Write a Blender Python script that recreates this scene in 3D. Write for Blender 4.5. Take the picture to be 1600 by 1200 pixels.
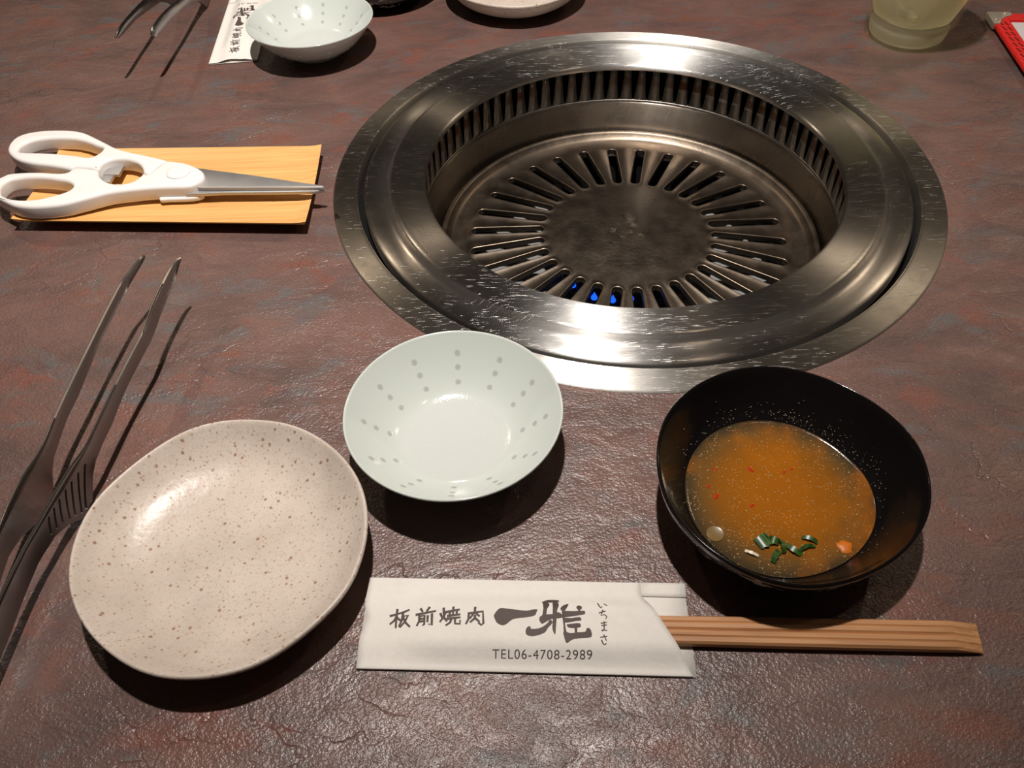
import bpy, bmesh, math, random
from mathutils import Vector, Matrix

# ------------------------------------------------------------------ clear
for o in list(bpy.data.objects):
    bpy.data.objects.remove(o, do_unlink=True)
SC = bpy.context.scene
COL = SC.collection
R = math.radians
PI = math.pi
random.seed(7)

# ------------------------------------------------------------------ camera
# metres; table top is z = 0, the camera stands above the origin, +y is away from the diner
cam_data = bpy.data.cameras.new('camera')
cam_data.sensor_width = 36.0
cam_data.lens = 1250 / 1600 * 36.0
cam_data.clip_start = 0.01
cam = bpy.data.objects.new('camera', cam_data)
COL.objects.link(cam)
cam.matrix_world = (Matrix.Translation((0, 0, .2905)) @ Matrix.Rotation(R(90 - 48.6), 4, 'X')
                    @ Matrix.Rotation(R(-2.4), 4, 'Z'))
SC.camera = cam

# ------------------------------------------------------------------ light
world = bpy.data.worlds.new('dim_room')
SC.world = world
world.use_nodes = True
world.node_tree.nodes['Background'].inputs[0].default_value = (1.0, .82, .66, 1)
world.node_tree.nodes['Background'].inputs[1].default_value = .026


def lamp(name, loc, power, radius, colour, aim=None, angle=None):
    kind = 'SPOT' if aim else 'POINT'
    d = bpy.data.lights.new(name, kind)
    d.energy = power
    d.color = colour
    d.shadow_soft_size = radius
    o = bpy.data.objects.new(name, d)
    COL.objects.link(o)
    o.location = loc
    if aim:
        d.spot_size = R(angle)
        d.spot_blend = 1.0
        o.rotation_euler = (Vector(aim) - Vector(loc)).to_track_quat('-Z', 'Y').to_euler()
    return o


lamp('table_downlight', (-.02, .336, .975), 59, .016, (1, .93, .86), (-.08, .55, 0), 78)
lamp('neighbour_downlight', (-1.2, 2.0, 1.8), 14, .05, (1, .78, .55))
lamp('neighbour_downlight', (1.8, 1.8, 1.8), 17, .05, (1, .78, .55))
lamp('neighbour_downlight', (.62, .35, 1.8), 3.5, .04, (1, .76, .55))

vs = SC.view_settings
vs.view_transform = 'Standard'
vs.look = 'None'
vs.exposure = 0
vs.gamma = 1
vs.use_curve_mapping = False


# ------------------------------------------------------------------ helpers
def link(o, parent=None):
    COL.objects.link(o)
    if parent:
        o.parent = parent
    return o


def tag(o, label, cat=None, group=None, kind=None):
    if label:
        o['label'] = label
    if cat:
        o['category'] = cat
    if group:
        o['group'] = group
    if kind:
        o['kind'] = kind
    return o


def empty(name, loc=(0, 0, 0), rz=0.0):
    o = bpy.data.objects.new(name, None)
    o.empty_display_size = .01
    COL.objects.link(o)
    o.location = loc
    o.rotation_euler = (0, 0, rz)
    return o


def mesh_obj(name, verts, faces, m, parent=None, smooth=True, angle=40, loc=None):
    me = bpy.data.meshes.new(name)
    me.from_pydata([tuple(v) for v in verts], [], faces)
    return finish(name, me, m, parent, smooth, angle, loc)


def finish(name, me, m, parent=None, smooth=True, angle=40, loc=None):
    me.validate()
    bm = bmesh.new()
    bm.from_mesh(me)
    bmesh.ops.remove_doubles(bm, verts=bm.verts, dist=2e-6)
    bmesh.ops.recalc_face_normals(bm, faces=bm.faces)
    bm.to_mesh(me)
    bm.free()
    if smooth:
        for p in me.polygons:
            p.use_smooth = True
        me.set_sharp_from_angle(angle=R(angle))
    if m:
        me.materials.append(m)
    o = bpy.data.objects.new(name, me)
    link(o, parent)
    if loc:
        o.location = loc
    return o


def lathe_data(profile, segs=96, closed=False, rad=None, zoff=None):
    """profile: (r, z). rad(theta) scales r, zoff(theta, r, z) lifts."""
    V, F = [], []
    n = len(profile)
    for i in range(segs):
        t = 2 * PI * i / segs
        k = rad(t) if rad else 1.0
        for (r, z) in profile:
            V.append((r * k * math.cos(t), r * k * math.sin(t), z + (zoff(t, r, z) if zoff else 0)))
    for i in range(segs):
        j = (i + 1) % segs
        for k in range(n if closed else n - 1):
            l = (k + 1) % n
            F.append((i * n + k, j * n + k, j * n + l, i * n + l))
    return V, F


def clean(F):
    return [f for f in F if len(set(f)) > 2]


def lathe(name, profile, m, parent=None, segs=96, closed=False, rad=None, zoff=None, loc=None, angle=40):
    V, F = lathe_data(profile, segs, closed, rad, zoff)
    me = bpy.data.meshes.new(name)
    me.from_pydata(V, [], F)
    bm = bmesh.new()
    bm.from_mesh(me)
    bmesh.ops.remove_doubles(bm, verts=bm.verts, dist=2e-6)
    bmesh.ops.dissolve_degenerate(bm, dist=1e-7, edges=bm.edges)
    bm.to_mesh(me)
    bm.free()
    return finish(name, me, m, parent, True, angle, loc)


def round_profile(pts, n=5):
    """Catmull-Rom an open profile."""
    out = []
    P = [pts[0]] + list(pts) + [pts[-1]]
    for i in range(1, len(P) - 2):
        for k in range(n):
            t = k / n
            out.append(tuple(.5 * (2 * P[i][a] + (P[i + 1][a] - P[i - 1][a]) * t
                       + (2 * P[i - 1][a] - 5 * P[i][a] + 4 * P[i + 1][a] - P[i + 2][a]) * t * t
                       + (3 * P[i][a] - P[i - 1][a] - 3 * P[i + 1][a] + P[i + 2][a]) * t ** 3) for a in range(len(pts[0]))))
    out.append(tuple(pts[-1]))
    return out


def loop_spline(pts, n=4):
    """Catmull-Rom a closed loop of 2D points."""
    out = []
    m = len(pts)
    for i in range(m):
        p0, p1, p2, p3 = pts[i - 1], pts[i], pts[(i + 1) % m], pts[(i + 2) % m]
        for k in range(n):
            t = k / n
            out.append(tuple(.5 * (2 * p1[a] + (p2[a] - p0[a]) * t + (2 * p0[a] - 5 * p1[a] + 4 * p2[a] - p3[a]) * t * t
                       + (3 * p1[a] - p0[a] - 3 * p2[a] + p3[a]) * t ** 3) for a in range(2)))
    return out


def plate_shape(name, loops, z0, z1, bevel, m, parent=None, bevel_res=3):
    """solid slab between z0 and z1 from closed 2D loops (outline first, then holes) with rounded edges"""
    cu = bpy.data.curves.new(name, 'CURVE')
    cu.dimensions = '2D'
    cu.fill_mode = 'BOTH'
    cu.extrude = (z1 - z0) / 2 - bevel
    cu.bevel_depth = bevel
    cu.bevel_resolution = bevel_res
    cu.offset = -bevel
    for lp in loops:
        s = cu.splines.new('POLY')
        s.points.add(len(lp) - 1)
        for p, q in zip(s.points, lp):
            p.co = (q[0], q[1], 0, 1)
        s.use_cyclic_u = True
    t = bpy.data.objects.new('tmp', cu)
    COL.objects.link(t)
    dg = bpy.context.evaluated_depsgraph_get()
    me = bpy.data.meshes.new_from_object(t.evaluated_get(dg))
    bpy.data.objects.remove(t, do_unlink=True)
    bpy.data.curves.remove(cu)
    me.name = name
    for v in me.vertices:
        v.co.z += (z0 + z1) / 2
    me.materials.clear()
    return finish(name, me, m, parent, True, 35)


def copy_tree(o, parent=None):
    c = o.copy()
    COL.objects.link(c)
    c.parent = parent
    for ch in list(o.children):
        copy_tree(ch, c)
    return c


def mm(pts):
    return [tuple(a / 1000 for a in p) for p in pts]


def polar_radius(pts, c, smooth=2):
    """periodic radius function of an outline around centre c"""
    A = sorted((math.atan2(y - c[1], x - c[0]) % (2 * PI), math.hypot(x - c[0], y - c[1])) for x, y in pts)
    n = 180
    tab = []
    for i in range(n):
        t = 2 * PI * i / n
        for k in range(len(A)):
            a, b = A[k - 1], A[k]
            a0 = a[0] - (2 * PI if k == 0 else 0)
            b0 = b[0]
            tt = t - 2 * PI if (k == 0 and t > b0) else t
            if a0 <= tt <= b0:
                f = (tt - a0) / (b0 - a0)
                tab.append(a[1] + (b[1] - a[1]) * f)
                break
    for _ in range(smooth):
        tab = [sum(tab[(i + d) % n] for d in range(-4, 5)) / 9 for i in range(n)]

    def f(t):
        u = (t % (2 * PI)) / (2 * PI) * n
        i = int(u) % n
        return tab[i] + (tab[(i + 1) % n] - tab[i]) * (u - int(u))
    return f


# ------------------------------------------------------------------ material helpers
class Mat:
    def __init__(s, name, base=(.5, .5, .5), rough=.5, metal=0.0, spec=.5, **kw):
        s.m = bpy.data.materials.new(name)
        s.m.use_nodes = True
        s.t = s.m.node_tree
        s.b = s.t.nodes['Principled BSDF']
        s.out = s.t.nodes['Material Output']
        s.set('Base Color', base)
        s.set('Roughness', rough)
        s.set('Metallic', metal)
        s.set('Specular IOR Level', spec)
        for k, v in kw.items():
            s.set(k.replace('_', ' '), v)
        s._co = None

    def set(s, k, v, node=None):
        sock = (node or s.b).inputs[k]
        if isinstance(v, bpy.types.NodeSocket):
            s.t.links.new(v, sock)
        elif sock.type == 'RGBA' and len(v) == 3:
            sock.default_value = (*v, 1)
        else:
            sock.default_value = v

    def n(s, typ, ins=None, **at):
        x = s.t.nodes.new(typ)
        for k, v in at.items():
            setattr(x, k, v)
        for k, v in (ins or {}).items():
            s.set(k, v, x)
        return x

    @property
    def co(s):
        if not s._co:
            s._co = s.n('ShaderNodeTexCoord')
        return s._co.outputs['Object']

    def scaled(s, scale, rot=(0, 0, 0), loc=(0, 0, 0)):
        return s.n('ShaderNodeMapping', {'Vector': s.co, 'Scale': scale, 'Rotation': rot, 'Location': loc}).outputs[0]

    def noise(s, scale, detail=3, rough=.55, dist=0.0, vec=None, col=False):
        x = s.n('ShaderNodeTexNoise', {'Vector': vec or s.co, 'Scale': scale, 'Detail': detail, 'Roughness': rough, 'Distortion': dist})
        return x.outputs['Color' if col else 'Fac']

    def voro(s, scale, feature='F1', vec=None, out='Distance', rand=1.0):
        x = s.n('ShaderNodeTexVoronoi', {'Vector': vec or s.co, 'Scale': scale, 'Randomness': rand}, feature=feature)
        return x.outputs[out]

    def ramp(s, fac, stops, interp='LINEAR'):
        x = s.n('ShaderNodeValToRGB', {'Fac': fac})
        x.color_ramp.interpolation = interp
        e = x.color_ramp.elements
        while len(e) < len(stops):
            e.new(.5)
        for q, (p, c) in zip(e, stops):
            q.position = p
            q.color = (*c, 1) if isinstance(c, tuple) else (c, c, c, 1)
        return x.outputs[0]

    def mix(s, fac, a, b, blend='MIX'):
        x = s.n('ShaderNodeMix', data_type='RGBA', blend_type=blend)
        s.set('Factor', fac, x)
        for i, v in ((6, a), (7, b)):
            if isinstance(v, bpy.types.NodeSocket):
                s.t.links.new(v, x.inputs[i])
            else:
                x.inputs[i].default_value = (*v, 1)
        return x.outputs[2]

    def math(s, op, a, b=None, c=None, clamp=False):
        x = s.n('ShaderNodeMath', operation=op, use_clamp=clamp)
        for i, v in enumerate((a, b, c)):
            if v is None:
                continue
            if isinstance(v, bpy.types.NodeSocket):
                s.t.links.new(v, x.inputs[i])
            else:
                x.inputs[i].default_value = v
        return x.outputs[0]

    def xyz(s, vec=None):
        x = s.n('ShaderNodeSeparateXYZ', {'Vector': vec or s.co})
        return x.outputs

    def bump(s, h, strength=.5, dist=.001, normal=None):
        ins = {'Height': h, 'Strength': strength, 'Distance': dist}
        if normal:
            ins['Normal'] = normal
        x = s.n('ShaderNodeBump', ins)
        s.set('Normal', x.outputs[0])
        return x.outputs[0]


# ------------------------------------------------------------------ materials
def slate_material():
    m = Mat('slate_laminate', rough=.42, spec=.6)
    st = m.scaled((1, 1.75, 1), (0, 0, R(-24)))
    wob = m.noise(9, 3, vec=st, col=True)
    vec = m.n('ShaderNodeVectorMath', {0: st, 1: m.n('ShaderNodeVectorMath', {0: wob, 'Scale': .06}, operation='SCALE').outputs[0]}, operation='ADD').outputs[0]
    a = m.noise(16, 7, .62, .4, vec)
    b = m.noise(24, 6, .6, .6, m.n('ShaderNodeVectorMath', {0: vec, 1: (3.1, 1.7, 0)}, operation='ADD').outputs[0])
    c = m.noise(30, 6, .62, .5, m.n('ShaderNodeVectorMath', {0: vec, 1: (7.7, 5.2, 0)}, operation='ADD').outputs[0])
    base = m.ramp(a, [(.34, (.096, .059, .053)), (.5, (.138, .077, .066)), (.66, (.172, .094, .077))])
    base = m.mix(m.ramp(b, [(.53, 0.0), (.66, .75)]), base, (.190, .068, .047))
    base = m.mix(m.ramp(c, [(.55, 0.0), (.68, .8)]), base, (.105, .104, .105))
    fine = m.noise(700, 3, .6)
    base = m.mix(m.ramp(fine, [(.35, .25), (.6, 0.0)]), base, (.06, .035, .03))
    m.set('Base Color', base)
    # relief: grain, flakes and cracks
    grain = m.ramp(m.noise(780, 2, .5, 0, m.scaled((1, 1.3, 1), (0, 0, R(-24)))), [(.30, 0.0), (.70, 1.0)])
    flake = m.noise(60, 5, .55, .5, vec)
    cr = m.voro(26, 'DISTANCE_TO_EDGE', m.n('ShaderNodeVectorMath', {0: vec, 1: m.n('ShaderNodeVectorMath', {0: m.noise(40, 4, col=True), 'Scale': .05}, operation='SCALE').outputs[0]}, operation='ADD').outputs[0])
    crack = m.math('MULTIPLY', m.ramp(cr, [(0.0, 1.0), (.025, 0.0)]), m.ramp(m.noise(14, 2), [(.51, 0.0), (.58, 1.0)]))
    h = m.math('ADD', m.math('MULTIPLY', grain, m.ramp(flake, [(.35, .12), (.65, .30)])), m.math('MULTIPLY', flake, 1.0))
    h = m.math('SUBTRACT', h, m.math('MULTIPLY', crack, .28))
    m.bump(h, .9, .0008)
    m.set('Roughness', m.ramp(flake, [(.3, .30), (.7, .40)]))
    return m.m


def steel(name, base=(.60, .575, .545), rough=.27, aniso=.75, scratch=1.0, radial=True, brush=1.0, stain=None):
    m = Mat(name, base, rough, 1.0)
    x, y, z = m.xyz()
    r = m.math('SQRT', m.math('ADD', m.math('MULTIPLY', x, x), m.math('MULTIPLY', y, y)))
    th = m.math('ARCTAN2', y, x)
    hs = []
    if radial:
        v = m.n('ShaderNodeCombineXYZ', {'X': m.math('MULTIPLY', r, 2600), 'Y': m.math('MULTIPLY', th, 5.0), 'Z': m.math('MULTIPLY', z, 900)}).outputs[0]
        hs.append(m.math('MULTIPLY', m.noise(1.0, 2, .6, 0, v), .35 * brush))
    # fine random scratches at several angles
    tot = None
    for k, ang in enumerate((12, 58, 101, 149)):
        q = m.noise(1.0, 1, .4, .05, m.scaled((70, 3800, 70), (0, 0, R(ang)), (k * 3.3, k * 1.9, 0)))
        q = m.ramp(q, [(.72, 0.0), (.79, 1.0)])
        tot = q if tot is None else m.math('MAXIMUM', tot, q)
    mask = m.ramp(m.noise(30, 3), [(.3, .35), (.7, 1.0)])
    tot = m.math('MULTIPLY', tot, mask)
    hs.append(m.math('MULTIPLY', tot, -.2 * scratch))
    h = hs[0]
    for q in hs[1:]:
        h = m.math('ADD', h, q)
    m.bump(h, .5, .0003)
    smear = m.noise(18, 4, .6)
    m.set('Roughness', m.math('ADD', m.ramp(smear, [(.3, rough - .05), (.7, rough + .08)]), m.math('MULTIPLY', tot, .08)))
    col = m.mix(m.ramp(m.noise(26, 4), [(.35, 0.0), (.75, .35)]), base, tuple(c * .72 for c in base))
    m.set('Base Color', col)
    if radial and aniso:
        m.set('Anisotropic', aniso)
        m.set('Anisotropic Rotation', .25)
        t = m.n('ShaderNodeTangent', direction_type='RADIAL', axis='Z')
        m.set('Tangent', t.outputs[0])
    return m.m


def collar_material():
    """steel fingers with a patchy brown band half way up"""
    m = Mat('collar_steel', (.50, .47, .43), .3, 1.0)
    x, y, z = m.xyz()
    n = m.noise(160, 3)
    zz = m.math('ADD', z, m.math('MULTIPLY', m.math('SUBTRACT', n, .5), .006))
    band = m.math('MULTIPLY', m.ramp(m.math('MULTIPLY', m.math('ADD', zz, .030), 40), [(.56, 0.0), (.66, 1.0)]),
                  m.ramp(m.math('MULTIPLY', m.math('ADD', zz, .030), 40), [(.86, 1.0), (.93, 0.0)]))
    m.set('Base Color', m.mix(m.math('MULTIPLY', band, m.ramp(m.noise(22, 2), [(.42, .25), (.62, 1.0)])), (.42, .39, .355), (.17, .06, .02)))
    m.set('Metallic', m.math('SUBTRACT', 1.0, m.math('MULTIPLY', band, .6)))
    return m.m


def porcelain_material(rim):
    """celadon-white glaze with three rings of twelve translucent rice-grain dots"""
    m = Mat('celadon_porcelain', (.66, .695, .645), .13, spec=.5)
    x, y, z = m.xyz()
    r = m.math('SQRT', m.math('ADD', m.math('MULTIPLY', x, x), m.math('MULTIPLY', y, y)))
    th = m.math('ARCTAN2', y, x)
    k = m.math('MULTIPLY', m.math('ADD', th, 2 * PI), 12 / (2 * PI))
    ang = m.math('SUBTRACT', m.math('FRACT', k), .5)
    arc = m.math('MULTIPLY', m.math('MULTIPLY', ang, 2 * PI / 12), r)
    a2 = m.math('MULTIPLY', arc, arc)
    d = None
    for f in (.63, .745, .845):
        q = m.math('MULTIPLY', m.math('SUBTRACT', r, rim * f), 1.25)
        q = m.math('SQRT', m.math('ADD', a2, m.math('MULTIPLY', q, q)))
        d = q if d is None else m.math('MINIMUM', d, q)
    dot = m.ramp(m.math('MULTIPLY', d, 200), [(.19, 1.0), (.33, 0.0)])
    floor_ = m.ramp(m.math('MULTIPLY', r, 20), [(.40, 1.0), (.54, 0.0)])
    base = m.mix(floor_, (.56, .60, .565), (.54, .565, .545))
    m.set('Base Color', m.mix(dot, base, (.66, .70, .65)))
    m.set('Coat Weight', .3)
    m.set('Coat Roughness', .05)
    sand = m.math('MULTIPLY', m.noise(900, 2), floor_)
    h = m.math('ADD', m.math('MULTIPLY', sand, .55), m.math('MULTIPLY', dot, -.2))
    m.bump(h, .6, .0005)
    tr = m.n('ShaderNodeBsdfTranslucent', {'Color': (.95, .97, .88)})
    mx = m.n('ShaderNodeMixShader', {0: m.math('MULTIPLY', dot, .42)})
    m.t.links.new(m.b.outputs[0], mx.inputs[1])
    m.t.links.new(tr.outputs[0], mx.inputs[2])
    m.t.links.new(mx.outputs[0], m.out.inputs[0])
    return m.m


def speckled_material():
    m = Mat('speckled_stoneware', (.62, .53, .45), .34, spec=.42)
    cl = m.noise(38, 4)
    base = m.ramp(cl, [(.35, (.515, .44, .38)), (.65, (.605, .525, .46))])
    # pale iron grain and larger brown specks
    g = m.ramp(m.noise(900, 2, .5), [(.56, 0.0), (.68, .38)])
    base = m.mix(g, base, (.36, .25, .16))
    v = m.n('ShaderNodeTexVoronoi', {'Vector': m.scaled((1, 1, .6)), 'Scale': 330.0}, feature='F1')
    sp = m.ramp(v.outputs['Distance'], [(.16, 1.0), (.27, 0.0)])
    pick = m.ramp(m.xyz(v.outputs['Color'])[0], [(.76, 0.0), (.82, 1.0)])
    base = m.mix(m.math('MULTIPLY', m.math('MULTIPLY', sp, pick), .8), base, (.24, .11, .04))
    v2 = m.n('ShaderNodeTexVoronoi', {'Vector': m.scaled((1, 1, .6), (0, 0, .7)), 'Scale': 640.0}, feature='F1')
    s2 = m.math('MULTIPLY', m.ramp(v2.outputs['Distance'], [(.2, 1.0), (.34, 0.0)]), m.ramp(m.xyz(v2.outputs['Color'])[1], [(.72, 0.0), (.78, 1.0)]))
    base = m.mix(m.math('MULTIPLY', s2, .6), base, (.28, .14, .05))
    m.set('Base Color', base)
    h = m.math('ADD', m.math('MULTIPLY', m.noise(520, 3), .3), m.math('MULTIPLY', m.noise(150, 3), .9))
    m.bump(h, .42, .0007)
    return m.m


def black_glaze_material():
    m = Mat('black_glaze', (.006, .005, .005), .12, spec=.36)
    x, y, z = m.xyz()
    r = m.math('SQRT', m.math('ADD', m.math('MULTIPLY', x, x), m.math('MULTIPLY', y, y)))
    geo = m.n('ShaderNodeNewGeometry')
    nz = m.xyz(geo.outputs['Normal'])[2]
    outside = m.math('LESS_THAN', nz, -.05)
    st = m.noise(60, 3, .6, 1.5, m.scaled((1, 1, 2.2)))
    pat = m.math('MULTIPLY', m.ramp(st, [(.57, 0.0), (.62, 1.0)]), outside)
    m.set('Base Color', m.mix(pat, (.006, .005, .005), (.42, .40, .37)))
    m.bump(m.noise(70, 3), .25, .0008)
    m.set('Roughness', m.ramp(m.noise(50, 3), [(.3, .09), (.7, .2)]))
    return m.m


def sauce_material(rad):
    m = Mat('sesame_chili_sauce', (.26, .085, .008), .13, spec=.5)
    x, y, z = m.xyz()
    r = m.math('SQRT', m.math('ADD', m.math('MULTIPLY', x, x), m.math('MULTIPLY', y, y)))
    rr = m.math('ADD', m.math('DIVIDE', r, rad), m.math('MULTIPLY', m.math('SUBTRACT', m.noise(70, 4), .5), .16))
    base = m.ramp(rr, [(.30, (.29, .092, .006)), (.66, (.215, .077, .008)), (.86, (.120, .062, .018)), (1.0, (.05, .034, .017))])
    hot = m.ramp(m.noise(45, 3), [(.5, 0.0), (.72, .6)])
    base = m.mix(hot, base, (.35, .105, .005))
    grit = m.ramp(m.voro(900), [(.13, .65), (.24, 0.0)])
    base = m.mix(m.math('MULTIPLY', grit, m.ramp(m.noise(150, 2), [(.42, 0.0), (.6, 1.0)])), base, (.62, .42, .18))
    m.set('Base Color', base)
    m.bump(m.noise(330, 3), .12, .0006)
    return m.m


def bamboo_material(name, light, dark, axis_rot, scale=1.0, rough=.35):
    m = Mat(name, light, rough, spec=.4)
    v = m.scaled((12 * scale, 420 * scale, 420 * scale), (0, 0, axis_rot))
    f = m.noise(1.0, 4, .6, .6, v)
    g = m.noise(1.0, 3, .6, 1.0, m.scaled((5 * scale, 55 * scale, 55 * scale), (0, 0, axis_rot)))
    base = m.ramp(f, [(.3, dark), (.62, light)])
    base = m.mix(m.ramp(g, [(.45, 0.0), (.75, .5)]), base, tuple(c * .8 for c in dark))
    m.set('Base Color', base)
    m.bump(f, .15, .0003)
    return m.m


def paper_material():
    m = Mat('sleeve_paper', (.75, .71, .665), .75, spec=.2)
    f = m.noise(450, 4, .6)
    m.set('Base Color', m.mix(m.ramp(f, [(.35, 0.0), (.7, .3)]), (.76, .725, .68), (.66, .62, .58)))
    m.bump(m.noise(600, 3), .3, .0003)
    return m.m


M = {
    'slate': slate_material(),
    'flange': steel('flange_steel', (.60, .575, .54), .40, .95, 2.2),
    'ring': steel('ring_steel', (.66, .64, .62), .32, .98, 1.2),
    'basin': steel('basin_steel', (.42, .365, .31), .26, .95, .3),
    'collar': collar_material(),
    'dark_lining': Mat('near_black_lining', (.006, .006, .006), .9, spec=.1).m,  # plain near-black for the housing and burner well
    'pan': Mat('drip_pan_grey', (.22, .22, .22), .6, spec=.2).m,
    'iron': Mat('burner_iron', (.02, .02, .021), .6, spec=.3).m,
    'speckled': speckled_material(),
    'black': black_glaze_material(),
    'paper': paper_material(),
    'ink': Mat('grey_brown_ink', (.085, .062, .056), .6, spec=.3).m,
    'white_plastic': Mat('white_plastic', (.80, .765, .74), .32, spec=.45).m,
    'red': None, 'page': Mat('menu_page', (.74, .68, .68), .25, spec=.5).m,
    'chrome': Mat('corner_metal', (.62, .55, .46), .45, .7).m,
}


def grill_iron():
    m = Mat('grill_iron', (.17, .137, .108), .38, 1.0)
    x, y, z = m.xyz()
    r = m.math('SQRT', m.math('ADD', m.math('MULTIPLY', x, x), m.math('MULTIPLY', y, y)))
    n = m.noise(60, 4)
    m.set('Base Color', m.mix(m.ramp(n, [(.35, 0.0), (.7, .5)]), (.18, .145, .113), (.13, .103, .08)))
    char = m.math('MULTIPLY', m.ramp(m.noise(140, 4, .65), [(.58, 0.0), (.64, 1.0)]), m.ramp(m.math('MULTIPLY', r, 20), [(.0, 1.0), (.5, 0.0)]))
    m.set('Roughness', m.math('ADD', m.ramp(m.noise(90, 3), [(.3, .32), (.7, .42)]), m.math('MULTIPLY', char, .3)))
    inner = m.ramp(m.math('MULTIPLY', r, 20), [(.8, 1.0), (1.1, .25)])
    m.bump(m.math('MULTIPLY', m.noise(420, 2, .5), inner), .35, .0006)
    return m.m


def red_leather():
    m = Mat('red_leatherette', (.72, .022, .018), .38, spec=.5)
    v = m.voro(520)
    m.bump(v, .5, .0006)
    return m.m


M['grill'] = grill_iron()
M['red'] = red_leather()
fl = Mat('gas_flame', (.01, .05, .3), .5)
fl.set('Emission Color', (.01, .12, 1.0))
fl.set('Emission Strength', 1.3)
M['flame'] = fl.m

# ================================================================== setting
floor = mesh_obj('floor', [(-2.5, -2, -.72), (2.5, -2, -.72), (2.5, 3.5, -.72), (-2.5, 3.5, -.72)], [(0, 1, 2, 3)],
                 Mat('dark_floor', (.03, .022, .018), .6).m, None, False)
tag(floor, None, kind='structure')

C = (.0803, .4319)          # centre of the roaster
# ---- table: a slab with a round cut-out for the roaster, on four legs
table = empty('table', (C[0], C[1], -.72))
tag(table, 'dark brown slate-patterned restaurant table with a round roaster cut-out', 'table')
X0, X1, Y0, Y1, HR, TH = -.70, .62, -.56, .47, .1730, .035
N = 128
V, F = [], []
for lvl in (0, -TH):
    for i in range(N):
        t = 2 * PI * i / N
        V.append((HR * math.cos(t), HR * math.sin(t), .72 + lvl))
    for i in range(N):
        t = 2 * PI * (i + .0) / N
        c, s = math.cos(t), math.sin(t)
        k = min((X1 / c) if c > 1e-9 else (X0 / c if c < -1e-9 else 9e9), (Y1 / s) if s > 1e-9 else (Y0 / s if s < -1e-9 else 9e9))
        V.append((c * k, s * k, .72 + lvl))
corner_fix = [(X1, Y1), (X0, Y1), (X0, Y0), (X1, Y0)]
for (cx, cy) in corner_fix:
    t = math.atan2(cy, cx) % (2 * PI)
    i = round(t / (2 * PI) * N) % N
    for base in (N, 3 * N):
        V[base + i] = (cx, cy, V[base + i][2])
for i in range(N):
    j = (i + 1) % N
    F += [(i, N + i, N + j, j), (2 * N + i, 2 * N + j, 3 * N + j, 3 * N + i),
          (i, j, 2 * N + j, 2 * N + i), (N + i, 3 * N + i, 3 * N + j, N + j)]
mesh_obj('top', V, F, M['slate'], table, False)
for lx in (X0 + .06, X1 - .06):
    for ly in (Y0 + .06, Y1 - .06):
        a = .025
        v = [(lx + sx * a, ly + sy * a, z) for z in (0, .72 - TH) for sx, sy in ((-1, -1), (1, -1), (1, 1), (-1, 1))]
        mesh_obj('leg', v, [(0, 3, 2, 1), (4, 5, 6, 7), (0, 1, 5, 4), (1, 2, 6, 5), (2, 3, 7, 6), (3, 0, 4, 7)], M['iron'], table, False)

# ================================================================== roaster
roaster = empty('table_roaster', (C[0], C[1], 0))
tag(roaster, 'round stainless steel gas roaster set flush into the table top', 'roaster')
lathe('flange', round_profile([(.1712, -.010), (.1712, .0004), (.1718, .0015), (.1732, .0019), (.178, .0017), (.1840, .0014), (.1856, .0010), (.1862, .0001)], 4),
      M['flange'], roaster, 200)
lathe('housing', [(.1712, -.009), (.163, -.010), (.156, -.012), (.156, -.125), (.0, -.125)], M['dark_lining'], roaster, 96)
# slotted collar: eighty fingers, slits wide at the top and pointed at the foot
NF = 80
V, F = [], []
levels = [(-.0262, .02), (-.0252, .07), (-.0215, .13), (-.0150, .19), (-.0080, .24), (-.0005, .27)]   # z, slit half-width in pitches
rc = .1338
for i in range(NF):
    a0 = 2 * PI * i / NF
    p = 2 * PI / NF
    b = len(V)
    for z, wd in levels:
        for f in (wd, 1 - wd):
            V.append((rc * math.cos(a0 + f * p), rc * math.sin(a0 + f * p), z))
    for k in range(len(levels) - 1):
        F.append((b + 2 * k, b + 2 * k + 1, b + 2 * k + 3, b + 2 * k + 2))
    q = len(V)
    fs = (-levels[0][1], levels[0][1], 1 - levels[0][1])
    for z in (-.0265, -.0300):
        for f in fs:
            V.append((rc * math.cos(a0 + f * p), rc * math.sin(a0 + f * p), z))
    F += [(q, q + 1, q + 4, q + 3), (q + 1, q + 2, q + 5, q + 4)]
collar = mesh_obj('slotted_collar', V, F, M['collar'], roaster)
so = collar.modifiers.new('thickness', 'SOLIDIFY')
so.thickness = .0009
lathe('basin', round_profile([(.1405, -.0300), (.1375, -.0278), (.1350, -.0272), (.1332, -.0280), (.1320, -.0305), (.1305, -.040), (.1290, -.052), (.1275, -.0575), (.1230, -.0600), (.112, -.0605)], 4)
      + [(.112, -.0625)], M['basin'], roaster, 160)
lathe('burner_well', [(.1125, -.0620), (.108, -.070), (.106, -.092), (.0, -.094)], M['dark_lining'], roaster, 96)
lathe('drip_pan', [(.103, -.0870), (.100, -.0890), (.03, -.0900), (.0, -.0900)], M['pan'], roaster, 64)
burner = lathe('burner', [(.036 + .007 * math.cos(t), -.083 + .006 * math.sin(t)) for t in [2 * PI * k / 12 for k in range(12)]], M['iron'], roaster, 64, closed=True)
for k in range(24):
    t = 2 * PI * k / 24
    o = mesh_obj('burner_port', *(lambda s: (s[0], s[1]))(lathe_data([(.0, .0022), (.0016, .0022), (.0022, .0005), (.0022, -.003)], 8)), M['iron'], burner, True) if k == 0 else port.copy()
    if k == 0:
        port = o
    else:
        COL.objects.link(o)
        o.parent = burner
    o.location = (.0415 * math.cos(t), .0415 * math.sin(t), -.0785)
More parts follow.
